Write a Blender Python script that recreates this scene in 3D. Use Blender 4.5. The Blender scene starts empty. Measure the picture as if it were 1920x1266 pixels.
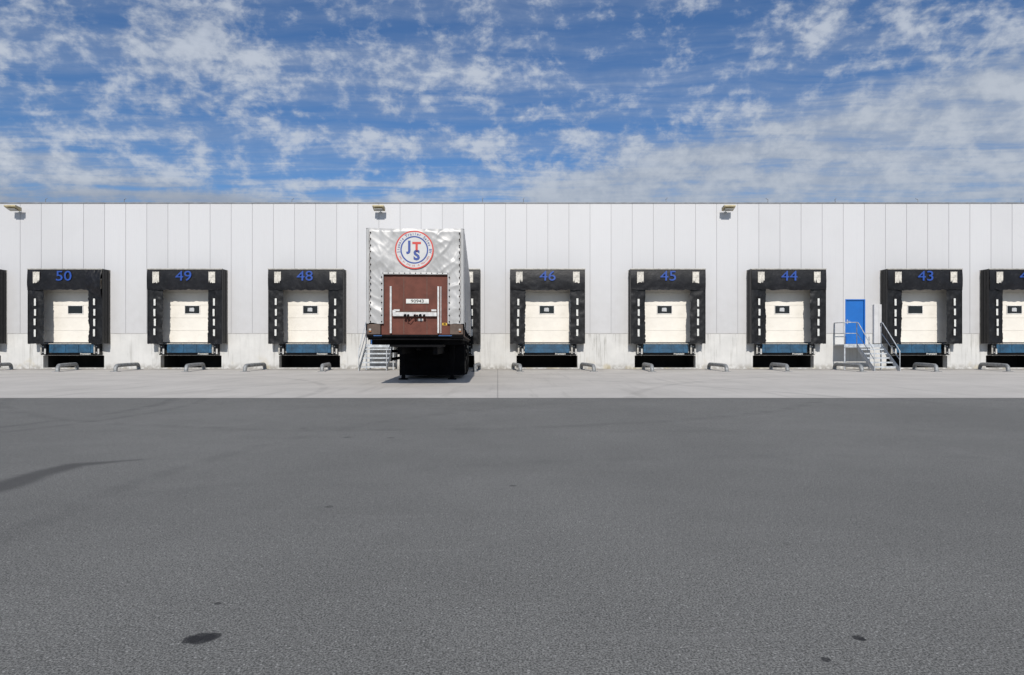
import bpy, bmesh, math, random
from mathutils import Vector, Matrix, noise
random.seed(7)
D=30.6; F=1224.0; CH=1.1; HY=648.0
scene=bpy.context.scene
col=scene.collection
# ------------------------------------------------------------------ node helpers
class NT:
    def __init__(s,nt): s.nt=nt
    def n(s,t,**k):
        nd=s.nt.nodes.new(t)
        for a,b in k.items(): setattr(nd,a,b)
        return nd
    def l(s,a,b): s.nt.links.new(a,b)
    def put(s,inp,v):
        if isinstance(v,bpy.types.NodeSocket): s.l(v,inp)
        elif v is not None: inp.default_value=v
    def m(s,op,a,b=None,c=None,clamp=False):
        nd=s.n('ShaderNodeMath',operation=op,use_clamp=clamp)
        s.put(nd.inputs[0],a)
        if b is not None: s.put(nd.inputs[1],b)
        if c is not None: s.put(nd.inputs[2],c)
        return nd.outputs[0]
    def ss(s,v,a,b,x=0.0,y=1.0):
        nd=s.n('ShaderNodeMapRange',interpolation_type='SMOOTHSTEP')
        s.put(nd.inputs['Value'],v); s.put(nd.inputs['From Min'],a); s.put(nd.inputs['From Max'],b)
        s.put(nd.inputs['To Min'],x); s.put(nd.inputs['To Max'],y)
        return nd.outputs[0]
    def mix(s,f,a,b,blend='MIX'):
        nd=s.n('ShaderNodeMix',data_type='RGBA',blend_type=blend)
        s.put(nd.inputs[0],f)
        s.put(nd.inputs[6],c4(a)); s.put(nd.inputs[7],c4(b))
        return nd.outputs[2]
    def noise(s,vec,scale,detail=4,rough=.55,dist=0.0):
        nd=s.n('ShaderNodeTexNoise')
        if vec is not None: s.l(vec,nd.inputs['Vector'])
        nd.inputs['Scale'].default_value=scale; nd.inputs['Detail'].default_value=detail
        nd.inputs['Roughness'].default_value=rough; nd.inputs['Distortion'].default_value=dist
        return nd.outputs[0]
    def map(s,vec,loc=(0,0,0),rot=(0,0,0),sc=(1,1,1)):
        nd=s.n('ShaderNodeMapping'); s.l(vec,nd.inputs[0])
        nd.inputs[1].default_value=loc; nd.inputs[2].default_value=rot; nd.inputs[3].default_value=sc
        return nd.outputs[0]
    def comb(s,x,y,z=0.0):
        nd=s.n('ShaderNodeCombineXYZ')
        s.put(nd.inputs[0],x); s.put(nd.inputs[1],y); s.put(nd.inputs[2],z); return nd.outputs[0]
def c4(a):
    if isinstance(a,tuple) and len(a)==3: return (*a,1.0)
    return a
def newmat(name):
    m=bpy.data.materials.new(name); m.use_nodes=True
    t=NT(m.node_tree); bs=m.node_tree.nodes['Principled BSDF']
    tc=t.n('ShaderNodeTexCoord')
    return m,t,bs,tc.outputs['Object']
def bump(t,bs,h,strength=.3,dist=.01):
    b=t.n('ShaderNodeBump'); b.inputs['Strength'].default_value=strength; b.inputs['Distance'].default_value=dist
    t.l(h,b.inputs['Height']); t.l(b.outputs[0],bs.inputs['Normal'])
def mat(name,c,rough=.6,metal=0.0,var=.15,scale=3.0,bmp=.1,dirt=None,spec=None):
    m,t,bs,oc=newmat(name)
    n=t.noise(oc,scale,6,.6)
    lo=tuple(x*(1-var*1.5) for x in c); hi=tuple(min(1,x*(1+var)) for x in c)
    cc=t.mix(t.ss(n,.3,.7),lo,hi)
    if dirt:
        d=t.noise(oc,scale*2.7,8,.7)
        cc=t.mix(t.ss(d,.5,.75,0,dirt[1]),cc,dirt[0])
    t.put(bs.inputs['Base Color'],cc)
    bs.inputs['Roughness'].default_value=rough; bs.inputs['Metallic'].default_value=metal
    if spec is not None: bs.inputs['Specular IOR Level'].default_value=spec
    if bmp: bump(t,bs,t.noise(oc,scale*6,5,.6),bmp,.01)
    return m
# ------------------------------------------------------------------ materials
PITCH=39.57/40; PX0=(117-960)/40
def m_cladding():
    m,t,bs,oc=newmat('cladding')
    s=t.n('ShaderNodeSeparateXYZ'); t.l(oc,s.inputs[0])
    k=t.m('FLOOR',t.m('DIVIDE',t.m('SUBTRACT',s.outputs[0],PX0),PITCH))
    wn=t.n('ShaderNodeTexWhiteNoise',noise_dimensions='1D'); t.l(k,wn.inputs['W'])
    base=t.mix(wn.outputs[0],(.520,.518,.526),(.552,.550,.558))
    st=t.noise(t.map(oc,sc=(6,1,.25)),1.2,6,.6)
    base=t.mix(t.ss(st,.5,.8,0,.2),base,(.45,.445,.45))
    base=t.mix(t.ss(t.noise(oc,.25,4,.6),.45,.7,0,.3),base,(.47,.468,.475))
    low=t.ss(s.outputs[2],1.6,6.0,.6,0)
    base=t.mix(t.m('MULTIPLY',low,t.noise(oc,2.5,5)),base,(.38,.37,.36))
    t.put(bs.inputs['Base Color'],base)
    bs.inputs['Roughness'].default_value=.45; bs.inputs['Metallic'].default_value=.0
    w=t.m('SINE',t.m('MULTIPLY',s.outputs[0],2*math.pi/ (PITCH/12)))
    bump(t,bs,t.m('ADD',t.m('MULTIPLY',w,.3),t.m('MULTIPLY',t.noise(oc,1.2,3),1.5)),.15,.006)
    return m
def m_plinth():
    m,t,bs,oc=newmat('plinth_concrete')
    s=t.n('ShaderNodeSeparateXYZ'); t.l(oc,s.inputs[0])
    base=t.mix(t.noise(oc,1.3,8,.65),(.43,.427,.415),(.69,.68,.655))
    st=t.noise(t.map(oc,sc=(9,1,.5)),1.0,6,.65)
    big=t.noise(t.map(oc,sc=(.45,1,.1)),1.0,2)
    f=t.m('MULTIPLY',t.ss(st,.5,.66),t.ss(big,.42,.58,.2,1))
    fall=t.ss(s.outputs[2],.1,1.6,.4,.9)
    base=t.mix(t.m('MULTIPLY',f,fall),base,(.20,.19,.165))
    foot=t.m('MULTIPLY',t.ss(s.outputs[2],0,.35,.6,0),t.ss(t.noise(oc,5,5),.35,.6))
    base=t.mix(foot,base,(.17,.15,.12))
    moss=t.m('MULTIPLY',t.ss(t.noise(t.map(oc,loc=(3,0,5)),1.1,5),.54,.68),t.ss(s.outputs[2],0.1,.8,.45,0))
    base=t.mix(moss,base,(.42,.34,.17))
    t.put(bs.inputs['Base Color'],base); bs.inputs['Roughness'].default_value=.85
    bump(t,bs,t.noise(oc,14,6),.3,.01)
    return m
def seg_dist(t,sx,sy,p0,p1):
    dx,dy=p1[0]-p0[0],p1[1]-p0[1]; L=dx*dx+dy*dy
    ax=t.m('SUBTRACT',sx,p0[0]); ay=t.m('SUBTRACT',sy,p0[1])
    h=t.m('DIVIDE',t.m('ADD',t.m('MULTIPLY',ax,dx),t.m('MULTIPLY',ay,dy)),L,clamp=True)
    ex=t.m('SUBTRACT',ax,t.m('MULTIPLY',h,dx)); ey=t.m('SUBTRACT',ay,t.m('MULTIPLY',h,dy))
    return t.m('SQRT',t.m('ADD',t.m('MULTIPLY',ex,ex),t.m('MULTIPLY',ey,ey))),h
def gp(px,py):
    s=(py-HY)/CH
    return ((px-960)/s, F/s)
def m_asphalt():
    m,t,bs,oc=newmat('asphalt')
    s=t.n('ShaderNodeSeparateXYZ'); t.l(oc,s.inputs[0]); X,Y=s.outputs[0],s.outputs[1]
    big=t.noise(oc,.35,6,.6)
    base=t.mix(t.ss(big,.3,.7),(.166,.164,.154),(.200,.197,.185))
    mid=t.noise(oc,2.2,6,.6)
    base=t.mix(t.ss(mid,.35,.7,0,.25),base,(.143,.141,.133))
    fine=t.noise(oc,120,3,.8)
    base=t.mix(1.0,base,t.mix(t.ss(fine,.37,.63),(.42,.42,.42),(1.52,1.52,1.52)),'MULTIPLY')
    fine2=t.noise(oc,30,4,.75)
    base=t.mix(1.0,base,t.mix(t.ss(fine2,.3,.7),(.84,.84,.84),(1.15,1.15,1.15)),'MULTIPLY')
    v=t.n('ShaderNodeTexVoronoi'); t.l(oc,v.inputs['Vector']); v.inputs['Scale'].default_value=52
    sc=t.n('ShaderNodeSeparateColor'); t.l(v.outputs['Color'],sc.inputs[0])
    agg=t.m('MULTIPLY',t.ss(v.outputs['Distance'],.14,.28,1,0),t.ss(sc.outputs[0],.84,.88))
    base=t.mix(t.m('MULTIPLY',agg,.7),base,(.45,.44,.42))
    agg=t.m('MULTIPLY',t.ss(v.outputs['Distance'],.16,.32,1,0),t.ss(sc.outputs[1],.80,.84))
    base=t.mix(t.m('MULTIPLY',agg,.7),base,(.05,.05,.05))
    stv=t.noise(t.map(oc,rot=(0,0,.25),sc=(.25,3.2,1)),1.0,5,.6)
    base=t.mix(t.ss(stv,.55,.75,0,.22),base,(.13,.128,.12))
    stv=t.noise(t.map(oc,rot=(0,0,-.15),sc=(.3,4.5,1)),1.3,5,.6)
    base=t.mix(t.ss(stv,.6,.75,0,.22),base,(.27,.265,.25))
    wob=t.m('MULTIPLY',t.m('SUBTRACT',t.noise(oc,22,4,.7),.5),.06)
    wob2=t.m('MULTIPLY',t.m('SUBTRACT',t.noise(oc,3,4,.7),.5),.25)
    for px,py,r,k in [(378,1197,.050,.97),(360,1199,.036,.97),(396,1194,.036,.97),(409,1132,.016,.8),(1610,1196,.022,.97),(1617,1199,.014,.9),(1549,1237,.018,.95),(962,911,.03,.6),(617,950,.03,.5),(651,820,.05,.5),(733,821,.045,.5),(568,803,.05,.35),(1475,1020,.02,.3)]:
        gx,gy=gp(px,py)
        dx=t.m('SUBTRACT',X,gx); dy=t.m('SUBTRACT',Y,gy)
        d=t.m('ADD',t.m('SQRT',t.m('ADD',t.m('MULTIPLY',dx,dx),t.m('MULTIPLY',dy,dy))),t.m('MULTIPLY',wob,.6) if r>.034 else t.m('MULTIPLY',wob,.4))
        base=t.mix(t.m('MULTIPLY',t.ss(d,r*.85,r*1.12,k,0),t.ss(fine,.3,.6,1,.8)),base,(.022,.022,.024))
    pts=[gp(-260,970),gp(0,914),gp(70,890),gp(140,872),gp(262,862)]
    wd=[.18,.16,.14,.12,.02]
    acc=None
    for i in range(4):
        d,h=seg_dist(t,X,Y,pts[i],pts[i+1])
        w=t.m('ADD',wd[i],t.m('MULTIPLY',h,wd[i+1]-wd[i]))
        e=t.m('SUBTRACT',t.m('ADD',d,t.m('MULTIPLY',wob2,.35)),w)
        acc=e if acc is None else t.m('MINIMUM',acc,e)
    base=t.mix(t.m('MULTIPLY',t.ss(acc,-.08,.07,.75,0),t.ss(fine2,.2,.6,.6,1)),base,(.06,.058,.058))
    for (cx,cy,r,w,k) in [(-13,11,6.5,.1,.42),(-13,11,7.1,.08,.34),(6,5,9,.1,.2),(-2,18,9.5,.12,.24),(14,4,6,.1,.2),(3,-4,10.5,.1,.14),(20,14,12,.1,.2),(-16,5,9,.1,.3)]:
        dx=t.m('SUBTRACT',X,cx); dy=t.m('SUBTRACT',Y,cy)
        d=t.m('ABSOLUTE',t.m('SUBTRACT',t.m('SQRT',t.m('ADD',t.m('MULTIPLY',dx,dx),t.m('MULTIPLY',dy,dy))),r))
        base=t.mix(t.m('MULTIPLY',t.ss(d,w*.4,w*1.6,k,0),t.ss(mid,.35,.6)),base,(.085,.085,.082))
    d=t.m('ABSOLUTE',t.m('SUBTRACT',Y,t.m('ADD',8.4,t.m('MULTIPLY',wob,.3))))
    base=t.mix(t.ss(d,.01,.03,.25,0),base,(.07,.07,.07))
    t.put(bs.inputs['Base Color'],base); bs.inputs['Roughness'].default_value=.9
    bs.inputs['Specular IOR Level'].default_value=.25
    bump(t,bs,t.m('ADD',t.m('MULTIPLY',fine,.8),t.noise(oc,260,2)),.5,.006)
    return m
def m_apron():
    m,t,bs,oc=newmat('apron_concrete')
    s=t.n('ShaderNodeSeparateXYZ'); t.l(oc,s.inputs[0]); X,Y=s.outputs[0],s.outputs[1]
    base=t.mix(t.ss(t.noise(oc,.5,7,.6),.3,.7),(.475,.445,.405),(.565,.53,.485))
    base=t.mix(t.ss(t.noise(oc,3.5,7,.7),.45,.8,0,.35),base,(.38,.35,.315))
    base=t.mix(t.ss(t.noise(oc,60,3,.7),.35,.65,.0,.18),base,(.62,.59,.54))
    st=t.noise(t.map(oc,sc=(3.0,.22,1)),1.0,6,.6)
    base=t.mix(t.ss(st,.52,.75,0,.4),base,(.31,.29,.26))
    st=t.noise(t.map(oc,rot=(0,0,.3),sc=(.25,2.2,1)),1.0,6,.6)
    base=t.mix(t.ss(st,.55,.8,0,.35),base,(.33,.31,.28))
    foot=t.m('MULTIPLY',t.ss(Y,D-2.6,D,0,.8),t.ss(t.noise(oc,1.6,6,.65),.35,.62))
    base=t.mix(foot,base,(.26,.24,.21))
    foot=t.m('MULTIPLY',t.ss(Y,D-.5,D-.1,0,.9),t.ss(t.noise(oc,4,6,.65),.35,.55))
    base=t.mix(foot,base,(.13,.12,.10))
    w=t.m('MULTIPLY',t.m('SUBTRACT',t.noise(oc,3,3),.5),.03)
    for (cx,cy,r,wd_,k) in [(-9,8,17,.12,.25),(6,12,14,.12,.2),(-16,14,11.5,.1,.25),(17,10,15,.12,.22)]:
        dx=t.m('SUBTRACT',X,cx); dy=t.m('SUBTRACT',Y,cy)
        d=t.m('ABSOLUTE',t.m('SUBTRACT',t.m('SQRT',t.m('ADD',t.m('MULTIPLY',dx,dx),t.m('MULTIPLY',dy,dy))),r))
        base=t.mix(t.m('MULTIPLY',t.ss(d,wd_*.4,wd_*1.6,k,0),t.ss(st,.3,.6)),base,(.16,.15,.14))
    Xs=t.m('ADD',X,t.m('MULTIPLY',t.m('SUBTRACT',Y,13.6),.0218))
    for cx,k in [(-.30,.42),(-12.6,.12),(11.7,.12),(23.8,.12),(-24.7,.12)]:
        d=t.m('ABSOLUTE',t.m('SUBTRACT',t.m('ADD',Xs,w),cx))
        base=t.mix(t.ss(d,.008,.022,k,0),base,(.10,.09,.085))
    d=t.m('ABSOLUTE',t.m('SUBTRACT',Y,24.3)); base=t.mix(t.ss(d,.012,.04,.3,0),base,(.15,.14,.13))
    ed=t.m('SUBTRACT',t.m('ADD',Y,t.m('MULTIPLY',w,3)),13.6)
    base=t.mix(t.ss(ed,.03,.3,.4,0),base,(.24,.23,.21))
    t.put(bs.inputs['Base Color'],base); bs.inputs['Roughness'].default_value=.88
    bump(t,bs,t.noise(oc,30,6),.2,.006)
    return m
def m_tarp():
    m,t,bs,oc=newmat('silver_tarpaulin')
    base=t.mix(t.ss(t.noise(oc,1.2,5,.6),.3,.7),(.36,.357,.352),(.42,.417,.412))
    base=t.mix(t.ss(t.noise(t.map(oc,sc=(5,5,.6)),1.3,7,.7),.5,.75,0,.35),base,(.25,.245,.235))
    t.put(bs.inputs['Base Color'],base); bs.inputs['Roughness'].default_value=.42; bs.inputs['Metallic'].default_value=.10
    bump(t,bs,t.m('ADD',t.noise(t.map(oc,sc=(1,1,.7)),2.2,3,.55),t.m('MULTIPLY',t.noise(oc,12,3),.05)),.26,.05)
    return m
M={}
M['clad']=m_cladding(); M['plinth']=m_plinth(); M['asph']=m_asphalt(); M['apron']=m_apron(); M['tarp']=m_tarp()
M['groove']=mat('seam_dark',(.30,.30,.31),.7,var=.02)
M['trim']=mat('drip_trim_grey',(.38,.37,.36),.6)
M['coping']=mat('coping_grey',(.20,.21,.23),.5)
M['roof']=mat('roof_grey',(.25,.25,.26),.9)
M['black']=mat('black_rubber',(.006,.006,.007),.40,var=.3,scale=4,bmp=.35,dirt=((.05,.048,.046),.4),spec=.3)
M['black2']=mat('black_canvas',(.007,.007,.009),.42,var=.3,scale=2.5,bmp=.5,dirt=((.045,.045,.047),.4),spec=.28)
M['alu']=mat('aluminium_edge',(.42,.40,.36),.5,.3,scale=6,dirt=((.12,.11,.10),.7))
M['cream']=mat('worn_cream',(.58,.55,.49),.7,var=.15,scale=7,dirt=((.10,.09,.08),.85))
M['door']=mat('cream_door_panel',(.74,.70,.63),.5,var=.04,scale=1.2,bmp=.05,dirt=((.52,.48,.41),.3))
M['frame']=mat('white_frame',(.70,.68,.65),.5)
M['glass']=mat('dark_window',(.012,.012,.013),.12,var=.2,bmp=0)
M['pane_light']=mat('bright_window_patch',(.50,.51,.52),.3,var=.2,scale=9)  # pale colour painted for light seen through the door window
M['level']=mat('blue_steel',(.014,.070,.135),.5,var=.25,scale=4,dirt=((.03,.04,.05),.6))
M['numblue']=mat('number_blue',(.009,.055,.29),.5,var=.15,scale=6,bmp=0,dirt=((.015,.04,.13),.5))
M['white']=mat('white_marking',(.62,.62,.59),.6,var=.1,scale=8,dirt=((.25,.24,.22),.7))
M['pit']=mat('pit_dark',(.02,.019,.018),.95)
M['galv']=mat('galvanised_steel',(.47,.495,.52),.5,.15,var=.2,scale=7,dirt=((.30,.29,.28),.5))
M['guide']=mat('weathered_galvanised_pipe',(.27,.28,.285),.55,.2,var=.25,scale=7,dirt=((.13,.11,.10),.7))
M['doorblue']=mat('door_blue',(.006,.12,.43),.4,var=.06,scale=2,bmp=0)
M['cab']=mat('cabinet_white',(.55,.55,.56),.45,var=.05)
M['lamp']=mat('lamp_beige',(.40,.34,.20),.5,var=.15,scale=8)
M['brown']=mat('red_brown_board',(.125,.043,.030),.6,var=.14,scale=4,bmp=.08,dirt=((.09,.040,.030),.5),spec=.2)
M['redring']=mat('print_red',(.52,.035,.025),.5,var=.05,bmp=0)
M['bluering']=mat('print_blue',(.02,.055,.25),.5,var=.05,bmp=0)
M['print']=mat('print_white',(.52,.52,.51),.5,var=.05,bmp=0)
M['steel']=mat('bright_steel',(.34,.34,.34),.5,.2,var=.2,scale=9,dirt=((.14,.10,.08),.6))
M['bar']=mat('pale_bar_steel',(.52,.52,.51),.5,.1,var=.15,scale=9,dirt=((.18,.13,.10),.5))
M['chassis']=mat('chassis_black',(.005,.005,.006),.8,var=.3,scale=5,spec=.1)
M['tyre']=mat('tyre_rubber',(.006,.006,.006),.9,scale=8,spec=.1)
M['rim']=mat('wheel_rim',(.03,.03,.03),.6,.2)
M['trailblue']=mat('trailer_blue',(.012,.07,.20),.5,var=.2,scale=6,dirt=((.02,.02,.03),.7))
M['amber']=mat('amber_lens',(.35,.12,.03),.4,bmp=0)
M['lens']=mat('white_lens',(.36,.36,.34),.4,bmp=0)
M['yellow']=mat('yellow_sticker',(.60,.38,.03),.5,bmp=0)
M['rust']=mat('rusty_steel',(.10,.07,.055),.8,scale=6)
# ------------------------------------------------------------------ mesh helpers
class MB:
    def __init__(s): s.bm=bmesh.new(); s.mats=[]
    def mi(s,k):
        if k not in s.mats: s.mats.append(k)
        return s.mats.index(k)
    def _set(s,fs,k,smooth=False):
        i=s.mi(k)
        for f in fs: f.material_index=i; f.smooth=smooth
    def box(s,x0,x1,y0,y1,z0,z1,k,mtx=None):
        vs=[s.bm.verts.new(v) for v in [(x0,y0,z0),(x1,y0,z0),(x1,y1,z0),(x0,y1,z0),(x0,y0,z1),(x1,y0,z1),(x1,y1,z1),(x0,y1,z1)]]
        if mtx is not None:
            for v in vs: v.co=mtx@v.co
        fs=[s.bm.faces.new([vs[i] for i in q]) for q in [(3,2,1,0),(4,5,6,7),(0,1,5,4),(1,2,6,5),(2,3,7,6),(3,0,4,7)]]
        s._set(fs,k); return vs
    def bbox(s,x0,x1,y0,y1,z0,z1,k,b=.01,mtx=None):
        vs=s.box(x0,x1,y0,y1,z0,z1,k,mtx)
        es=set(e for v in vs for e in v.link_edges)
        r=bmesh.ops.bevel(s.bm,geom=list(es),offset=b,segments=2,affect='EDGES',profile=.6)
        s._set(r['faces'],k)
    def tube(s,p,q,r,k,seg=12,r2=None):
        p=Vector(p);q=Vector(q);d=q-p
        mt=Matrix.Translation((p+q)/2)@d.to_track_quat('Z','Y').to_matrix().to_4x4()
        g=bmesh.ops.create_cone(s.bm,cap_ends=True,segments=seg,radius1=r,radius2=r if r2 is None else r2,depth=d.length,matrix=mt)
        fs=set(f for v in g['verts'] for f in v.link_faces)
        i=s.mi(k)
        for f in fs: f.material_index=i; f.smooth=len(f.verts)==4
    def path(s,pts,r,k,seg=12):
        pts=[Vector(p) for p in pts]; rings=[]
        n=len(pts); up=None
        for i,p in enumerate(pts):
            d=(pts[min(i+1,n-1)]-pts[max(i-1,0)]).normalized()
            if up is None:
                a=Vector((0,0,1)) if abs(d.z)<.9 else Vector((1,0,0))
                up=(a-d*a.dot(d)).normalized()
            else: up=(up-d*up.dot(d)).normalized()
            sd=d.cross(up)
            rings.append([s.bm.verts.new(p+(up*math.cos(2*math.pi*j/seg)+sd*math.sin(2*math.pi*j/seg))*r) for j in range(seg)])
        fs=[]
        for a,b in zip(rings,rings[1:]):
            for j in range(seg): fs.append(s.bm.faces.new([a[j],a[(j+1)%seg],b[(j+1)%seg],b[j]]))
        s._set(fs,k,True)
        s._set([s.bm.faces.new(rings[0][::-1]),s.bm.faces.new(rings[-1])],k)
    def grid(s,nu,nv,fn,k,smooth=True,skip=None):
        vs=[[s.bm.verts.new(fn(i/nu,j/nv)) for j in range(nv+1)] for i in range(nu+1)]
        fs=[]
        for i in range(nu):
            for j in range(nv):
                if skip and skip((i+.5)/nu,(j+.5)/nv): continue
                fs.append(s.bm.faces.new([vs[i][j],vs[i+1][j],vs[i+1][j+1],vs[i][j+1]]))
        s._set(fs,k,smooth)
        for row in vs:
            for v in row:
                if not v.link_faces: s.bm.verts.remove(v)
    def poly(s,pts,k):
        f=s.bm.faces.new([s.bm.verts.new(p) for p in pts]); s._set([f],k)
    def ring(s,c,r0,r1,k,seg=64,y=0):
        a=[];b=[]
        for i in range(seg):
            t=2*math.pi*i/seg
            a.append(s.bm.verts.new((c[0]+r0*math.cos(t),y,c[1]+r0*math.sin(t))))
            b.append(s.bm.verts.new((c[0]+r1*math.cos(t),y,c[1]+r1*math.sin(t))))
        fs=[s.bm.faces.new([a[i],a[(i+1)%seg],b[(i+1)%seg],b[i]]) for i in range(seg)]
        s._set(fs,k)
    def text(s,txt,size,mtx,k,off=0.0,ext=.004):
        me=text_mesh(txt,size,off,ext)
        me.transform(mtx@Matrix.Rotation(math.pi/2,4,'X'))
        i=s.mi(k)
        for p in me.polygons: p.material_index=i
        s.bm.from_mesh(me)
        bpy.data.meshes.remove(me)
    def mesh(s,name):
        me=bpy.data.meshes.new(name); s.bm.to_mesh(me); s.bm.free()
        for k in s.mats: me.materials.append(M[k])
        return me
def text_mesh(txt,size,off=0.0,ext=.004):
    cu=bpy.data.curves.new('t','FONT'); cu.body=txt; cu.size=size; cu.align_x='CENTER'; cu.align_y='CENTER'
    cu.offset=off; cu.extrude=ext; cu.resolution_u=4
    ob=bpy.data.objects.new('t',cu); col.objects.link(ob)
    dg=bpy.context.evaluated_depsgraph_get(); dg.update()
    me=bpy.data.meshes.new_from_object(ob.evaluated_get(dg))
    me.materials.clear()
    for _ in range(8): me.materials.append(None)
    bpy.data.objects.remove(ob); bpy.data.curves.remove(cu)
    return me
def obj(name,mb,parent=None,loc=(0,0,0),**p):
    me=mb if isinstance(mb,bpy.types.Mesh) else (mb.mesh(name) if mb is not None else None)
    o=bpy.data.objects.new(name,me); col.objects.link(o); o.location=loc
    if parent: o.parent=parent
    for k,v in p.items(): o[k]=v
    return o
def nz(x,y,z=0): return noise.noise(Vector((x,y,z)))
# ------------------------------------------------------------------ ground
b=MB(); b.poly([(-300,-150,0),(300,-150,0),(300,400,0),(-300,400,0)],'asph')
obj('ground',b,kind='structure',label='worn grey asphalt yard with oil stains and tyre marks',category='ground')
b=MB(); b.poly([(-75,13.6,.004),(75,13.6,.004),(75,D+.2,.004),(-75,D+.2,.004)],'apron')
obj('pavement',b,kind='structure',label='pale concrete apron along the loading docks',category='pavement')
# ------------------------------------------------------------------ warehouse
ware=obj('warehouse',None,loc=(0,D,0),label='long pale grey metal clad warehouse with numbered loading docks',category='warehouse')
ZP=1.675; ZT=7.75; XL=-61.0; XR=61.0
docks=[('51',-25.4),('50',-20.55),('49',-15.05),('48',-9.49),('47',-3.2),('46',1.64),('45',7.18),('44',12.72),('43',18.98),('42',23.65)]
doors=[(15.62,16.56),(-6.6,-5.66)]
ops=[(x-1.5,x+1.5,1.2,4.2) for _,x in docks]+[(a,c,1.17,3.27) for a,c in doors]
pits=[(x-1.43,x+1.43,.06,.63) for _,x in docks]
def cutboxes(b,a,c,z0,z1,rects,y0,y1,k):
    xs=sorted(set([a,c]+[v for r in rects for v in r[:2] if a<v<c]))
    for p,q in zip(xs,xs[1:]):
        if q-p<.002: continue
        m_=(p+q)/2
        iv=[(z0,z1)]
        for r in rects:
            if r[0]<m_<r[1]:
                nv=[]
                for s0,s1 in iv:
                    if r[3]<=s0 or r[2]>=s1: nv.append((s0,s1)); continue
                    if r[2]>s0: nv.append((s0,r[2]))
                    if r[3]<s1: nv.append((r[3],s1))
                iv=nv
        for s0,s1 in iv: b.box(p,q,y0,y1,s0,s1,k)
b=MB()
k0=int((XL-PX0)//PITCH)
x=PX0+k0*PITCH
while x<XR:
    cutboxes(b,x+.009,x+PITCH-.009,ZP,ZT,ops,0.0,.05,'clad'); x+=PITCH
cutboxes(b,XL-1,XR+1,ZP+.001,ZT-.001,ops,.016,.25,'groove')
obj('cladding_wall',b,ware,label='pale grey vertical metal cladding panels')
b=MB(); cutboxes(b,XL-1,XR+1,0,ZP-.03,ops+pits,.010,.33,'plinth')
obj('concrete_plinth',b,ware,label='stained pale concrete base wall')
b=MB(); cutboxes(b,XL-1,XR+1,ZP-.028,ZP-.002,ops,.004,.1,'trim'); obj('drip_trim',b,ware)
b=MB(); b.box(XL-1.05,XR+1.05,-.025,.32,ZT,ZT+.06,'coping'); obj('roof_coping',b,ware)
b=MB(); b.box(XL-1,XR+1,.32,45,ZT-.3,ZT-.1,'roof'); b.box(XL-1,XL-.8,.34,45,0,ZT-.31,'clad'); b.box(XR+.8,XR+1,.34,45,0,ZT-.31,'clad')
b.box(XL-1,XR+1,45,45.2,0,ZT-.1,'clad'); obj('roof_and_rear_wall',b,ware)
b=MB()
b.box(-.010,.010,-.01,.01,0,.16,'coping'); b.tube((0,0,.15),(.10,0,.22),.014,'coping',6); b.box(-.05,.05,-.03,.03,0,.02,'coping')
me=b.mesh('roof_bracket')
for px in (85,232,547,905,982,1250,1440,1567,1722,1915):
    o=obj('roof_bracket',me,ware,((px-960)/39.9,.1,ZT+.06)); o.rotation_euler=(0,random.uniform(-.3,.3),random.uniform(-.5,3))
DY=-.10
def mesh_frame():
    b=MB(); W=1.72; P=.6
    for s in (-1,1):
        xa,xb=sorted((s*W,s*(W-.03))); b.box(xa,xb,-P+.01,0,1.19,4.60,'black')
        xa,xb=sorted((s*(W+.012),s*(W-.05))); b.box(xa,xb,-.04,-.002,1.15,4.63,'alu')
        for yy in (-.2,-.38):
            xa,xb=sorted((s*(W+.012),s*W)); b.box(xa,xb,yy-.02,yy+.02,1.2,4.6,'black')
    b.box(-W,W,-P+.01,0,4.60,4.625,'black')
    b.box(-W-.02,W+.02,-P-.005,-P+.05,4.605,4.64,'alu')
    b.box(-W+.03,W-.03,-.02,-.004,4.22,4.59,'black')
    for s in (-1,1):
        xa,xb=sorted((s*1.52,s*1.685)); b.box(xa,xb,-.02,-.004,1.21,4.21,'black')
    return b.mesh('loading_dock')
def mesh_canopy(seed,torn=False):
    b=MB()
    def fn(u,v):
        x=-1.715+3.43*u; 
        sag=.025*nz(u*4,seed*3.1)+.045*nz(u*17,seed*1.7)
        zb=3.66+sag
        z=4.60+(zb-4.60)*v
        y=-.60-.03*math.sin(v*math.pi)-.020*v*nz(u*5,v*2,seed)-.012*nz(u*16,v*5,seed+3)*v-.012*v
        if torn and x>1.0:
            q=(x-1.0)/.72
            z-=.55*v*q*(1-.3*q); y-=.12*math.sin(v*3)*q+.05*nz(u*30,v*5,2)
        return (x,y,z)
    b.grid(70,16,fn,'black2')
    return b.mesh('canopy')
def mesh_ctrim(seed):
    b=MB(); b.grid(30,1,lambda u,v:(-1.71+3.42*u,-.615-.02*v,4.595-.012*v+.004*nz(u*9,seed)),'alu'); return b.mesh('canopy_trim')
def mesh_curtain(s,seed):
    b=MB()
    def fn(u,v):
        x=1.715-(.68+.04*nz(v*5,seed)+.015*math.sin(v*math.pi+seed)+.035*nz(v*25,seed))*u
        z=3.70-2.52*v+.07*nz(u*5,seed)*v
        y=-.575+.05*u*u+.02*nz(u*3,v*6,seed)+.015*nz(u*8,v*12,seed)
        return (s*x,y,z)
    b.grid(12,60,fn,'black')
    return b.mesh('side_curtain')
def mesh_mark(seed):
    b=MB(); r=random.Random(seed); h=r.choice([.33,.30,.24,.33]); w=.085
    b.grid(3,8,lambda u,v:(w*(.5-u)+.008*nz(v*6,seed),-.615+.004*nz(u,v*3,seed),-h*v+.008*nz(u*4,seed)),'white')
    return b.mesh('curtain_marking')
MARKS=[mesh_mark(i) for i in range(5)]
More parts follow.
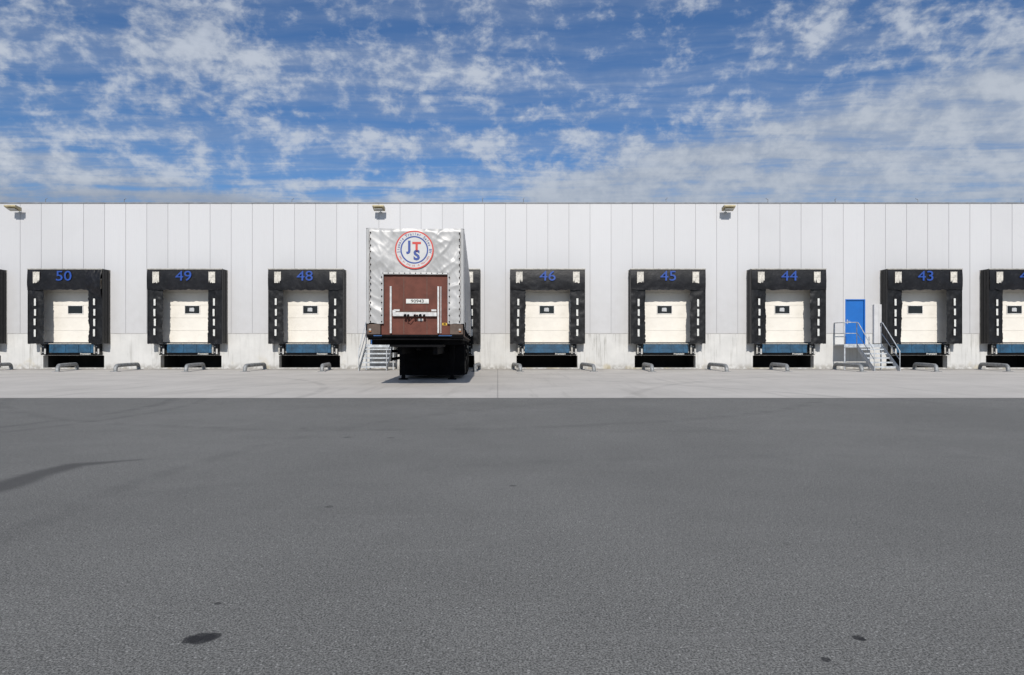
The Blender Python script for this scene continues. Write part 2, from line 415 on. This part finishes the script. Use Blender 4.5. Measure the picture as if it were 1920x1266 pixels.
def mesh_patch(s,seed):
    b=MB(); r=random.Random(seed)
    x0=1.15+r.uniform(-.05,.03); w=.30; n=14
    pts=[]
    for i in range(n):
        u=i/(n-1); pts.append((x0+w*u,4.48+.02*math.sin(i*2.1)))
    bot=[(x0+w*(1-i/(n-1)),3.98+r.uniform(-.03,.03)+r.choice([0,.12])*(i>n/2)) for i in range(n)]
    allp=[(s*p[0],-.672,p[1]) for p in pts+bot]
    if s>0: allp=allp[::-1]
    b.poly(allp,'cream')
    return b.mesh('worn_patch')
def mesh_door():
    b=MB(); z=1.2; 
    while z<4.2:
        b.bbox(-1.5,1.5,.25,.30,z+.004,min(z+.6,4.2)-.004,'door',.006); z+=.6
    b.box(-1.5,1.5,.27,.33,1.2,4.2,'frame')
    b.box(-1.5,1.5,.235,.252,1.2,1.25,'black')
    return b.mesh('dock_door')
def mesh_window(kind):
    b=MB(); z=2.79
    b.bbox(-.37,.37,.225,.249,z-.21,z+.21,'frame',.008)
    b.box(-.335,.335,.215,.2255,z-.175,z+.175,'glass')
    if kind:
        b.poly([(-.13,.212,z-.08),(.09,.212,z-.09),(.10,.212,z+.05),(.05,.212,z+.09),(-.12,.212,z+.08)],'pane_light')
    return b.mesh('door_window')
def mesh_leveler():
    b=MB()
    b.bbox(-1.05,1.05,-.14,.14,.76,1.17,'level',.012)
    b.box(-1.07,1.07,-.17,.13,1.172,1.195,'cream')
    b.box(-1.04,1.04,-.155,-.141,.98,1.0,'level')
    b.box(-1.10,1.10,-.10,.24,.655,.755,'chassis')
    for x in (-.85,-.3,.3,.85): b.box(x-.03,x+.03,-.16,-.141,.80,1.15,'level')
    b.text('Promstahl',.12,Matrix.Translation((.62,-.105,.71)),'white',.002)
    return b.mesh('dock_leveler')
def mesh_bumper():
    b=MB()
    b.bbox(-.12,.12,-.26,.005,.66,1.17,'black',.02)
    b.box(-.13,-.06,-.275,-.262,.72,1.12,'alu')
    b.box(.06,.13,-.275,-.262,.70,.95,'plinth')
    for z in (.78,1.05): b.tube((0,-.275,z),(0,-.255,z),.03,'steel',8)
    return b.mesh('bumper')
def mesh_pit():
    b=MB()
    b.box(-1.43,1.43,1.8,1.85,0,.7,'pit'); b.box(-1.48,-1.43,.331,1.85,0,.7,'pit'); b.box(1.43,1.48,.331,1.85,0,.7,'pit')
    b.box(-1.43,1.43,.331,1.85,.631,.68,'pit'); b.box(-1.43,1.43,.04,1.8,.006,.02,'pit')
    return b.mesh('leveler_pit')
MF=mesh_frame(); MD=mesh_door(); MW=[mesh_window(0),mesh_window(1)]; ML=mesh_leveler(); MBu=mesh_bumper(); MP=mesh_pit()
for i,(num,x) in enumerate(docks):
    d=obj('loading_dock',MF,ware,(x,0,0),label='black cushioned dock shelter numbered '+num+(' with a torn sagging corner' if num=='50' else ''))
    obj('canopy',mesh_canopy(i+1,num=='50'),d); obj('canopy_trim',mesh_ctrim(i),d)
    for s in (-1,1):
        obj('side_curtain',mesh_curtain(s,i*2+s+5),d)
        for j in range(4):
            o=obj('curtain_marking',random.choice(MARKS),d,(s*(1.36+random.uniform(-.012,.012)),-.012,3.24-.46*j+random.uniform(-.03,.03)))
        if not(num=='50' and s==1): obj('worn_patch',mesh_patch(s,i*5+s),d)
    obj('dock_door',MD,d,(0,DY,0)); obj('door_window',MW[0 if num in('50','43') else 1],d,(0,DY,0))
    obj('dock_leveler',ML,d); obj('leveler_pit',MP,d)
    obj('bumper',MBu,d,(-1.24,0,0)); obj('bumper',MBu,d,(1.24,0,0))
    b=MB(); b.text(num,.64,Matrix.Translation((0,-.680,4.27))@Matrix.Scale(1.20,4,(1,0,0)),'numblue',.002,.006)
    obj('number_sign',b,d,label='blue number '+num)
for a,c in doors:
    b=MB(); b.bbox(a+.05,c-.05,.06,.11,1.18,3.22,'doorblue',.006)
    d=obj('entrance_door',b,ware,label='plain blue steel entrance door')
    b=MB(); b.box(a,a+.048,-.003,.24,1.17,3.27,'doorblue'); b.box(c-.048,c,-.003,.24,1.17,3.27,'doorblue'); b.box(a+.048,c-.048,-.003,.24,3.222,3.27,'doorblue'); b.box(a,c,-.003,.24,1.14,1.169,'galv')
    obj('frame',b,d)
    b=MB(); b.box(a+.10,a+.14,.045,.06,2.12,2.32,'galv'); b.tube((a+.12,.06,2.24),(a+.12,.01,2.24),.012,'galv',8); b.tube((a+.12,.012,2.24),(a+.24,.012,2.24),.012,'galv',8)
    obj('handle',b,d)
b=MB(); b.bbox(16.90,17.33,-.14,-.002,1.20,3.02,'cab',.012); b.box(17.11,17.116,-.143,-.139,1.22,3.0,'groove'); b.box(17.17,17.20,-.16,-.14,2.0,2.15,'black')
obj('utility_cabinet',b,ware,label='narrow white wall cabinet beside the blue door')
# ------------------------------------------------------------------ wall lamps
for px,lx in ((34,-23.05),(711,-6.15),(1364,10.0)):
    b=MB()
    b.bbox(-.07,.07,-.03,-.001,-.12,.06,'galv',.005)
    b.tube((0,-.02,0),(0,-.34,.03),.022,'galv',10)
    lamp=obj('wall_lamp',b,None,(lx,D,7.42),label='beige floodlight on a short arm below the roof edge',category='lamp',group='floodlights along the warehouse wall')
    b=MB()
    mt=Matrix.Translation((0,-.38,.03))@Matrix.Rotation(-.15,4,'X')
    vs=b.box(-.26,.26,-.28,.12,-.09,.07,'lamp',mt)
    for i in (0,1): vs[i].co.z+=.08
    for i in (4,5): vs[i].co.z-=.01
    obj('lamp_head',b,lamp)
    b=MB(); b.box(-.19,.19,-.20,.06,-.10,-.085,'lens',mt); obj('lamp_glass',b,lamp)
# ------------------------------------------------------------------ staircases
def stairs(px0,px1,sx0,sx1,label):
    root=obj('metal_staircase',None,None,(sx0,D,0),label=label,category='stairs',group='galvanised stairs to the blue doors')
    w=sx1-sx0; a=px0-sx0; c=px1-sx0; zt=1.15; yd=-1.0; n=6; run=.23; rise=zt/n
    b=MB(); b.box(a,c,yd,-.02,zt-.05,zt,'galv')
    for xx in (a+.04,c-.04):
        b.box(xx-.025,xx+.025,yd+.02,yd+.07,.004,zt-.05,'galv')
    b.box(a,c,yd-.008,yd,zt-.14,zt+.01,'galv'); obj('platform',b,root)
    b=MB()
    for i in range(1,n):
        z=zt-i*rise; y=yd-i*run+.02
        b.box(.03,w-.03,y-.02,y+.22,z-.06,z,'galv')
    ob=obj('treads',b,root)
    ye=yd-n*run+.05
    for xx in (0,w):
        b=MB()
        xs=(xx-.012,xx+.012)
        pts=[(yd+.02,zt+.02),(yd+.02,zt-.20),(ye+.1,.006),(ye-.10,.006),(ye-.10,.10)]
        A=[b.bm.verts.new((xs[0],p[0],p[1])) for p in pts]; B=[b.bm.verts.new((xs[1],p[0],p[1])) for p in pts]
        fs=[b.bm.faces.new(A),b.bm.faces.new(B[::-1])]+[b.bm.faces.new([A[i],B[i],B[(i+1)%5],A[(i+1)%5]]) for i in range(5)]
        b._set(fs,'galv')
        obj('stringer',b,root)
    r=.020; H=1.0
    for xx in (0,w):
        b=MB()
        b.path([(xx,yd+.05,zt),(xx,yd+.05,zt+H-.04),(xx,yd,zt+H),(xx,yd-.08,zt+H-.03),(xx,ye+.0,H*.92),(xx,ye-.06,H*.86),(xx,ye-.06,.05)],r,'galv',8)
        b.tube((xx,yd,zt+H*.5),(xx,ye-.06,.48),r*.75,'galv',8)
        obj('stair_handrail',b,root)
    b=MB()
    if a<-.15:
        b.path([(-.02,yd+.03,zt+H-.0),(a+.03,yd+.03,zt+H)],r,'galv',8); b.path([(-.02,yd+.03,zt+H*.5),(a+.03,yd+.03,zt+H*.5)],r*.8,'galv',8)
    b.tube((a+.03,yd+.03,zt+H),(a+.03,-.03,zt+H),r,'galv',8); b.tube((a+.03,yd+.03,zt+H*.5),(a+.03,-.03,zt+H*.5),r*.8,'galv',8)
    b.tube((a+.03,yd+.03,zt),(a+.03,yd+.03,zt+H),r,'galv',8); b.tube((a+.03,-.06,zt),(a+.03,-.06,zt+H),r,'galv',8)
    obj('platform_handrail',b,root)
stairs(15.06,16.80,15.66,16.76,'galvanised steel stairs with handrails leading to blue door')
stairs(-6.65,-5.35,-6.62,-5.42,'galvanised steel stairs partly hidden beside the parked trailer')
# ------------------------------------------------------------------ wheel guides
farx=[-22.9,-19.9,-17.07,-14.1,-11.3,-8.35,-1.5,.05,3.17,6.02,9.0,11.85,14.75,18.4,21.4]
nearx=[-22.3,-19.05,-16.7,-13.6,-11.2,-8.0,-1.55,.35,3.45,5.85,9.0,11.6,14.6,17.8,20.9]
for i,(fx,nx) in enumerate(zip(farx,nearx)):
    p0=Vector((fx,D-.75,0)); p1=Vector((nx,D-3.35+(i%3)*.12,0))
    L=(p1-p0).length; r=.080; h=.25
    b=MB()
    dr=(p1-p0).normalized()
    pts=[Vector((0,0,.0))]
    R=.2
    for k in range(7):
        a=k/6*math.pi/2; pts.append(dr*(R-R*math.cos(a))+Vector((0,0,h-R+R*math.sin(a))))
    pts.append(dr*(L/2)+Vector((0,0,h+.005)))
    for k in range(7):
        a=(1-k/6)*math.pi/2; pts.append(dr*(L-R+R*math.cos(a))+Vector((0,0,h-R+R*math.sin(a))))
    pts.append(dr*L)
    b.path(pts,r,'guide',14)
    o=obj('wheel_guide_rail',b,None,(p0.x,p0.y,.004),label='low bent galvanised pipe guide bolted to concrete',category='wheel guide',group='wheel guide pipes in front of the docks')
    for c in (Vector((0,0,0)),dr*L):
        b=MB(); b.bbox(c.x-.15,c.x+.15,c.y-.15,c.y+.15,.0,.018,'guide',.004)
        obj('base_plate',b,o)
# ------------------------------------------------------------------ trailer
TR=obj('semi_trailer',None,None,(-2.52,17.0,0),label='grey curtain covered semi trailer with round emblem parked at dock',category='trailer')
TR.rotation_euler=(0,0,math.radians(3.0))
W=1.27; TL=12.95; ZB=1.67; ZTP=4.16
ex,ez=-.02,1.1+(648-469)/72
def ridge(x,z):
    d=math.hypot(x-ex,z-ez)
    damp=min(1,max(0,(d-.46)/.25))
    v=.036*nz(x*1.3+z*.8,z*1.0-x*.6,1)
    v+=.018*max(0,1-abs(nz(x*2.0-z*1.8,z*.9+x*.8,7))*4)
    v+=.009*max(0,1-abs(nz(x*4+z*3.5,z*1.6-x*1.2,17))*5)
    e=min(1,(W-abs(x))/.10)
    return v*damp*max(.25,e)
hx0,hx1,hz=-.83,.855,2.95
b=MB()
NU,NV=96,90
def topz(u): return .018*nz(u*5,3)-.02*math.sin(u*math.pi)
def ff(u,v):
    x=-W+2*W*u; z=ZB+(ZTP-ZB)*v
    y=-ridge(x,z)+max(0,abs(x)-(W-.07))**2*9
    if v>.97: y+=.03*(v-.97)/.03
    z+=topz(u)*max(0,(v-.8)/.2)
    if v==0: z+=.045*nz(u*9,5)
    return (x,y,z)
def sk(u,v):
    x=-W+2*W*u; z=ZB+(ZTP-ZB)*v
    return hx0<x<hx1 and z<hz
b.grid(NU,NV,ff,'tarp',True,sk)
for s in (-1,1):
    def fs(u,v):
        y=.045+TL*u; z=1.50+(ZTP-1.50)*v
        if u==0: z=ZB+(ZTP-ZB)*v
        amp=min(1,u*60)*min(1,(1-v)*8+.15)
        rib=.06*math.cos(y*2*math.pi/1.1)+.06*nz(y*4,z*1.2,s)
        x=W+amp*(.0+rib*.8*(1.2-v))
        return (s*x,y,z+(.05*nz(y*3,s) if v==0 and u>0 else 0))
    b.grid(160,10,fs,'tarp')
b.grid(24,24,lambda u,v:((-W+.003+(2*W-.006)*u),.03+TL*v,ZTP-.006+(topz(u) if v==0 else .03*math.sin(u*math.pi))),'tarp')
b.box(-W+.02,W-.02,TL-.02,TL+.03,1.4,ZTP-.02,'tarp')
bmesh.ops.recalc_face_normals(b.bm,faces=b.bm.faces[:])
obj('tarpaulin_cover',b,TR,label='creased silver grey tarpaulin cover')
b=MB()
def hem(p,q,w,k='tarp'):
    p=Vector(p);q=Vector(q); n=24
    d=(q-p); side=Vector((0,0,1)) if abs(d.x)>abs(d.z) else Vector((1,0,0))
    def fn(u,v):
        c=p+d*u+side*w*(v-.5)
        return (c.x,-.030-.01*math.sin(v*math.pi)+.010*nz(u*14,v,p.x),c.z)
    b.grid(n,3,fn,k)
hem((hx0-.02,0,hz+.02),(hx1+.02,0,hz+.02),.05); hem((hx0-.01,0,ZB),(hx0-.01,0,hz),.05); hem((hx1+.01,0,ZB),(hx1+.01,0,hz),.05)
hem((-W+.05,0,ZB),(-W+.05,0,ZTP-.04),.06); hem((W-.05,0,ZB),(W-.05,0,ZTP-.04),.06)
obj('tarpaulin_hem',b,TR)
b=MB()
def eye(x,z,k='chassis',r=.018):
    b.tube((x,-.030,z),(x,-.048,z),r,k,8)
z=ZB+.05
while z<ZTP-.05:
    eye(-W+.12,z); eye(W-.12,z)
    if z<hz: eye(hx0-.03,z); eye(hx1+.03,z)
    z+=.165
x=hx0
while x<hx1: eye(x,hz+.03,'chassis',.013); x+=.14
for s in (-1,1):
    pts=[]
    zz=ZB+.05; i=0
    while zz<ZTP-.05:
        pts.append((s*(W-.12+(.025 if i%2 else 0)),-.047,zz)); zz+=.0825; i+=1
    b.path(pts,.005,'rust',5)
obj('lacing_eyelets',b,TR,label='dark eyelets and lacing rope')
b=MB()
b.bbox(-.88,.90,.05,.10,1.36,3.05,'brown',.01)
for xx in (-.30,.30): b.box(xx-.006,xx+.006,.044,.05,1.4,2.9,'rust')
b.box(-W+.01,-.88,.07,.11,1.30,ZTP-.1,'chassis'); b.box(.90,W-.01,.07,.11,1.30,ZTP-.1,'chassis')
b.box(-.88,.90,.101,.12,3.05,ZTP-.1,'chassis')
obj('front_bulkhead',b,TR,label='red brown front board')
for x0,x1,y0 in ((-.655,-.608,-.02),(.575,.622,-.02),(.655,.675,-.01)):
    b=MB(); b.bbox(x0,x1,y0,.045,1.42,2.64,'bar',.005); obj('vertical_rail',b,TR)
b=MB()
b.bbox(-.58,.56,-.05,.045,1.86,1.96,'bar',.01); b.box(-.58,-.50,-.06,-.05,1.95,2.02,'bar'); b.box(-.56,.56,-.03,.045,1.961,1.99,'rust')
for z in (2.02,): b.box(-.55,-.40,-.04,.045,z-.03,z+.02,'bar'); b.box(.42,.55,-.04,.045,z-.03,z+.02,'bar')
obj('coupling_beam',b,TR)
b=MB()
for xx,k,r in ((-.25,'chassis',.030),(-.17,'chassis',.025),(.0,'redring',.026),(.06,'yellow',.020),(.14,'chassis',.033),(.24,'chassis',.026)):
    b.tube((xx,-.05,1.89),(xx,-.13,1.875),r,k,12); b.tube((xx,-.13,1.875),(xx,-.145,1.875),r*1.25,'chassis',12)
b.path([(-.17,-.10,1.87),(-.2,-.12,1.79),(-.12,-.1,1.75),(-.05,-.08,1.83)],.012,'chassis',8)
obj('hose_couplings',b,TR)
b=MB(); b.bbox(-.24,.35,.022,.048,2.195,2.315,'white',.006); b.text('90943',.115,Matrix.Translation((.055,.018,2.255))@Matrix.Scale(1.2,4,(1,0,0)),'chassis',.0,.002)
obj('number_plate',b,TR,label='white plate reading 90943')
b=MB(); b.box(.70,.82,.040,.049,1.63,1.69,'yellow'); b.box(.73,.79,.036,.040,1.645,1.68,'chassis'); obj('warning_sticker',b,TR,label='small yellow sticker')
b=MB(); b.box(.06,.20,.040,.049,1.74,1.80,'white'); obj('small_plate',b,TR)
b=MB(); b.bbox(-1.24,1.24,.03,.1,1.335,1.385,'chassis',.008); b.box(-1.08,-.865,.022,.029,1.345,1.37,'trailblue'); b.box(.605,.95,.022,.029,1.345,1.37,'trailblue')
obj('front_cross_beam',b,TR,label='dark front beam with scuffed blue ends')
for s in (-1,1):
    b=MB()
    xa,xb=sorted((s*.90,s*1.24)); b.bbox(xa,xb,.0,.07,1.39,1.66,'rust',.01)
    obj('corner_bracket',b,TR)
    b=MB(); xa,xb=sorted((s*1.13,s*1.19)); b.bbox(xa,xb,-.045,-.001,1.49,1.535,'lens',.008); b.bbox(xa,xb,-.04,-.001,1.45,1.488,'amber',.008)
    obj('marker_light',b,TR)
# emblem
b=MB(); cy=-.036
b.ring((ex,ez),0.001,.47,'print',64,cy); b.ring((ex,ez),.466,.50,'redring',72,cy-.002); b.ring((ex,ez),.325,.36,'bluering',72,cy-.004)
def arc(txt,R,a0,a1,size,k,top=True,off=.002):
    n=len(txt)
    for i,ch in enumerate(txt):
        if ch==' ': continue
        a=math.radians(a0+(a1-a0)*i/(n-1))
        rot=(a-math.pi/2) if top else (a+math.pi/2)
        mt=Matrix.Translation((ex+R*math.cos(a),cy-.006,ez+R*math.sin(a)))@Matrix.Rotation(-rot,4,'Y')
        b.text(ch,size,mt,k,off,.001)
arc('Jiannis Trailer Sales BV',.413,188,-8,.095,'bluering',True,.001)
arc('TEL 31 675 08 18 TRAILERS',.413,205,335,.058,'redring',False,.0)
def tx(ch,x,z,s,k,o=.008): b.text(ch,s,Matrix.Translation((ex+x,cy-.006,ez+z)),k,o,.002)
tx('J',-.13,.09,.35,'bluering',.014); tx('T',.06,.06,.35,'redring',.012); tx('S',.06,-.15,.35,'bluering',.014)
obj('round_emblem',b,TR,label='round red and blue emblem with letters JTS')
# deck, chassis
b=MB()
b.box(-1.24,1.24,.12,TL,1.25,1.33,'chassis')
for s in (-1,1):
    xa,xb=sorted((s*.42,s*.54)); b.box(xa,xb,.6,TL-.2,.86,1.249,'chassis')
y=.5
while y<TL: b.box(-1.2,1.2,y,y+.06,1.12,1.2485,'chassis'); y+=.75
b.box(-.7,.7,.3,1.6,1.06,1.119,'chassis'); b.tube((0,.95,1.06),(0,.95,.97),.05,'chassis')
b.box(-1.1,1.1,12.4,12.5,.5,.62,'chassis'); b.box(-.5,-.44,12.4,12.5,.6,.9,'chassis'); b.box(.44,.5,12.4,12.5,.6,.9,'chassis')
obj('chassis',b,TR)
b=MB(); b.bbox(-.94,1.20,4.45,6.95,.12,1.115,'chassis',.03)  # added block; its black bulk stands in for shade under the deck
for xx in (-.35,.4): b.box(xx-.01,xx+.01,4.435,4.45,.2,1.08,'tyre')
obj('underbody_shade_block',b,TR,label='large black block standing in for the shaded underbody')
for s in (-1,1):
    b=MB()
    xa,xb=sorted((s*1.22,s*1.275)); b.box(xa,xb,.1,TL,1.335,1.50,'rust')
    y=.3
    while y<TL-.3:
        xa,xb=sorted((s*1.276,s*1.30)); b.box(xa,xb,y,y+.05,1.36,1.72,'chassis'); y+=.55
    obj('side_rail',b,TR)
def leg(x):
    b=MB()
    b.bbox(x-.07,x+.07,3.95,4.08,.55,1.235,'chassis',.008); b.bbox(x-.055,x+.055,3.965,4.065,.08,.56,'chassis',.006)
    b.bbox(x-.14,x+.14,3.88,4.15,.012,.045,'chassis',.008); b.box(x-.06,x+.06,3.93,4.1,.045,.12,'chassis')
    b.tube((x,4.08,.65),(x,4.44,1.1),.025,'chassis')
    obj('landing_leg',b,TR)
leg(-.76); leg(.80)
b=MB(); b.tube((-.7,4.02,.95),(.74,4.02,.95),.02,'chassis'); b.box(-.7,.74,4.0,4.04,.62,.68,'chassis'); obj('leg_brace',b,TR)
for s in (-1,1):
    b=MB()
    for z in (.60,.86): 
        xa,xb=sorted((s*1.205,s*1.23)); b.box(xa,xb,4.6,7.0,z,z+.10,'chassis')
    for y in (4.62,5.9,6.9): xa,xb=sorted((s*1.203,s*1.222)); b.box(xa,xb,y,y+.05,.58,1.24,'chassis')
    obj('side_guard',b,TR)
def mesh_wheel(s):
    b=MB(); R=.50; w=.36
    prof=[(.27,0),(.36,.0),(.47,.02),(.50,.06),(.50,w-.06),(.47,w-.02),(.36,w),(.27,w)]
    n=36; rings=[]
    for r,xx in prof:
        rings.append([b.bm.verts.new((s*(-xx),r*math.cos(2*math.pi*i/n),r*math.sin(2*math.pi*i/n))) for i in range(n)])
    fs=[]
    for A,B in zip(rings,rings[1:]):
        for i in range(n): fs.append(b.bm.faces.new([A[i],A[(i+1)%n],B[(i+1)%n],B[i]]))
    b._set(fs,'tyre',True); return b.mesh('tyre')
def mesh_rim(s):
    b=MB(); b.tube((s*-.10,0,0),(s*-.16,0,0),.272,'rim',28); b.tube((s*-.0,0,0),(s*-.1,0,0),.11,'rim',16)
    for i in range(10):
        a=i*math.pi/5; b.tube((s*-.08,.19*math.cos(a),.19*math.sin(a)),(s*-.10,.19*math.cos(a),.19*math.sin(a)),.016,'rust',6)
    return b.mesh('rim')
for s in (-1,1):
    mt_,mr=mesh_wheel(s),mesh_rim(s)
    for y in (7.75,9.05,10.35):
        wh=obj('tyre',mt_,TR,(s*1.25,y,.505)); wh.name='wheel'
        obj('rim',mr,wh)
for y in (7.75,9.05,10.35):
    b=MB(); b.tube((-1.0,y,.505),(1.0,y,.505),.07,'chassis'); b.box(-.6,-.5,y-.4,y+.4,.44,.87,'chassis'); b.box(.5,.6,y-.4,y+.4,.44,.87,'chassis')
    obj('axle',b,TR)
b=MB(); b.box(-1.1,1.1,7.0,7.02,.25,1.11,'tyre'); obj('mudguard',b,TR)
b=MB(); b.box(-1.1,1.1,11.1,11.12,.25,1.11,'tyre'); obj('mudguard',b,TR)
# ------------------------------------------------------------------ world
w=bpy.data.worlds.new('World'); scene.world=w; w.use_nodes=True
t=NT(w.node_tree); w.node_tree.nodes.clear()
EL=33.0; AZ=-1.0
sky=t.n('ShaderNodeTexSky',sky_type='NISHITA'); sky.sun_disc=False
sky.sun_elevation=math.radians(EL); sky.sun_rotation=math.radians(180+AZ*-1); sky.air_density=1.0; sky.dust_density=.4; sky.ozone_density=2.5
tc=t.n('ShaderNodeTexCoord'); G=tc.outputs['Generated']; sp=t.n('ShaderNodeSeparateXYZ'); t.l(G,sp.inputs[0])
zz=t.m('MAXIMUM',sp.outputs[2],.03)
U=t.m('DIVIDE',sp.outputs[0],zz); V=t.m('DIVIDE',sp.outputs[1],zz)
uv=t.comb(U,V,0.0)
def warp(vec,scale,amt,loc):
    wv=t.n('ShaderNodeTexNoise'); t.l(t.map(vec,loc=loc),wv.inputs['Vector']); wv.inputs['Scale'].default_value=scale; wv.inputs['Detail'].default_value=4
    a=t.n('ShaderNodeVectorMath',operation='SUBTRACT'); t.l(wv.outputs['Color'],a.inputs[0]); a.inputs[1].default_value=(.5,.5,.5)
    c=t.n('ShaderNodeVectorMath',operation='SCALE'); t.l(a.outputs[0],c.inputs[0]); c.inputs['Scale'].default_value=amt
    d=t.n('ShaderNodeVectorMath',operation='ADD'); t.l(vec,d.inputs[0]); t.l(c.outputs[0],d.inputs[1])
    return d.outputs[0]
uvw=warp(uv,1.6,.30,(0,0,0))
gs=warp(t.map(G,sc=(1,1,1.45)),10,.03,(3,1,0))
n_big=t.noise(t.map(G,loc=(7.1,2.6,0),rot=(0,.4,0),sc=(1,1,1.6)),3.6,3,.5)
n_puff=t.noise(t.map(gs,loc=(1.7,6.2,0)),22,7,.58)
n_det=t.noise(t.map(gs,loc=(8,3,0)),70,6,.6)
n_str=t.noise(t.map(uvw,rot=(0,0,math.radians(53)),sc=(.40,2.6,1)),1.7,9,.6)
c_r=t.ss(t.m('SUBTRACT',U,t.m('MULTIPLY',t.m('SUBTRACT',3.85,V),.8)),-.25,.8)
c_l=t.ss(t.m('SUBTRACT',V,t.m('ADD',3.0,t.m('MULTIPLY',t.m('ADD',U,2.35),2.0))),-.8,.9)
c_h=t.ss(V,3.0,4.8)
cov=t.m('MAXIMUM',t.m('MAXIMUM',c_r,t.m('MULTIPLY',c_l,.9)),t.m('MULTIPLY',c_h,.70))
puff=t.m('ADD',t.m('ADD',t.m('MULTIPLY',n_puff,.75),t.m('MULTIPLY',n_str,.25)),t.m('ADD',t.m('MULTIPLY',t.m('SUBTRACT',n_big,.5),.55),t.m('MULTIPLY',t.m('SUBTRACT',n_det,.5),.22)))
m1=t.ss(t.m('ADD',puff,t.m('MULTIPLY',cov,.05)),.43,.66,0,.80)
m2=t.ss(t.m('ADD',t.m('MULTIPLY',n_str,.72),t.m('ADD',t.m('MULTIPLY',n_puff,.25),t.m('MULTIPLY',cov,.42))),.58,.97,0,.90)
thin=t.ss(t.m('ADD',n_str,t.m('MULTIPLY',n_big,.3)),.45,.95,0,.45)
mask=t.m('SUBTRACT',1.0,t.m('MULTIPLY',t.m('MULTIPLY',t.m('SUBTRACT',1.0,m1),t.m('SUBTRACT',1.0,m2)),t.m('SUBTRACT',1.0,thin)))
mask=t.m('MULTIPLY',mask,t.ss(sp.outputs[2],.0,.06,.6,1))
br=t.ss(t.m('ADD',t.m('MULTIPLY',n_puff,.5),t.m('ADD',t.m('MULTIPLY',n_det,.25),t.m('MULTIPLY',n_str,.25))),.40,.62)
ccol=t.mix(br,(.37,.43,.54),(.62,.67,.75))
ccol=t.mix(t.ss(V,3.2,5.5,0,.5),ccol,(.38,.46,.58))
ccol=t.mix(t.m('MULTIPLY',c_r,.4),ccol,(.42,.48,.57))
ccol=t.mix(t.m('MULTIPLY',t.m('MULTIPLY',c_l,t.ss(V,3.7,4.5)),.65),ccol,(.27,.32,.41))
tint=t.mix(1.0,sky.outputs[0],(.55,.78,1.04),'MULTIPLY')
b1=t.n('ShaderNodeBackground'); t.l(tint,b1.inputs[0]); b1.inputs[1].default_value=.088
b2=t.n('ShaderNodeBackground'); t.l(ccol,b2.inputs[0]); b2.inputs[1].default_value=.90
mx=t.n('ShaderNodeMixShader'); t.l(mask,mx.inputs[0]); t.l(b1.outputs[0],mx.inputs[1]); t.l(b2.outputs[0],mx.inputs[2])
out=t.n('ShaderNodeOutputWorld'); t.l(mx.outputs[0],out.inputs[0])
# ------------------------------------------------------------------ sun + camera
su=bpy.data.lights.new('sun','SUN'); su.energy=3.9; su.angle=math.radians(.5); su.color=(1.0,.955,.89)
so=bpy.data.objects.new('sun',su); col.objects.link(so); so.rotation_euler=(math.radians(90-EL),0,math.radians(-AZ))
cam=bpy.data.cameras.new('camera'); co=bpy.data.objects.new('camera',cam); col.objects.link(co)
co.location=(0,0,CH); co.rotation_euler=(math.pi/2,0,0); cam.sensor_width=36; cam.lens=36*F/1920; cam.shift_y=(HY-633)/1920; cam.clip_end=2000; cam.clip_start=.05
scene.camera=co
scene.view_settings.view_transform='Standard'; scene.view_settings.look='None'; scene.view_settings.exposure=0
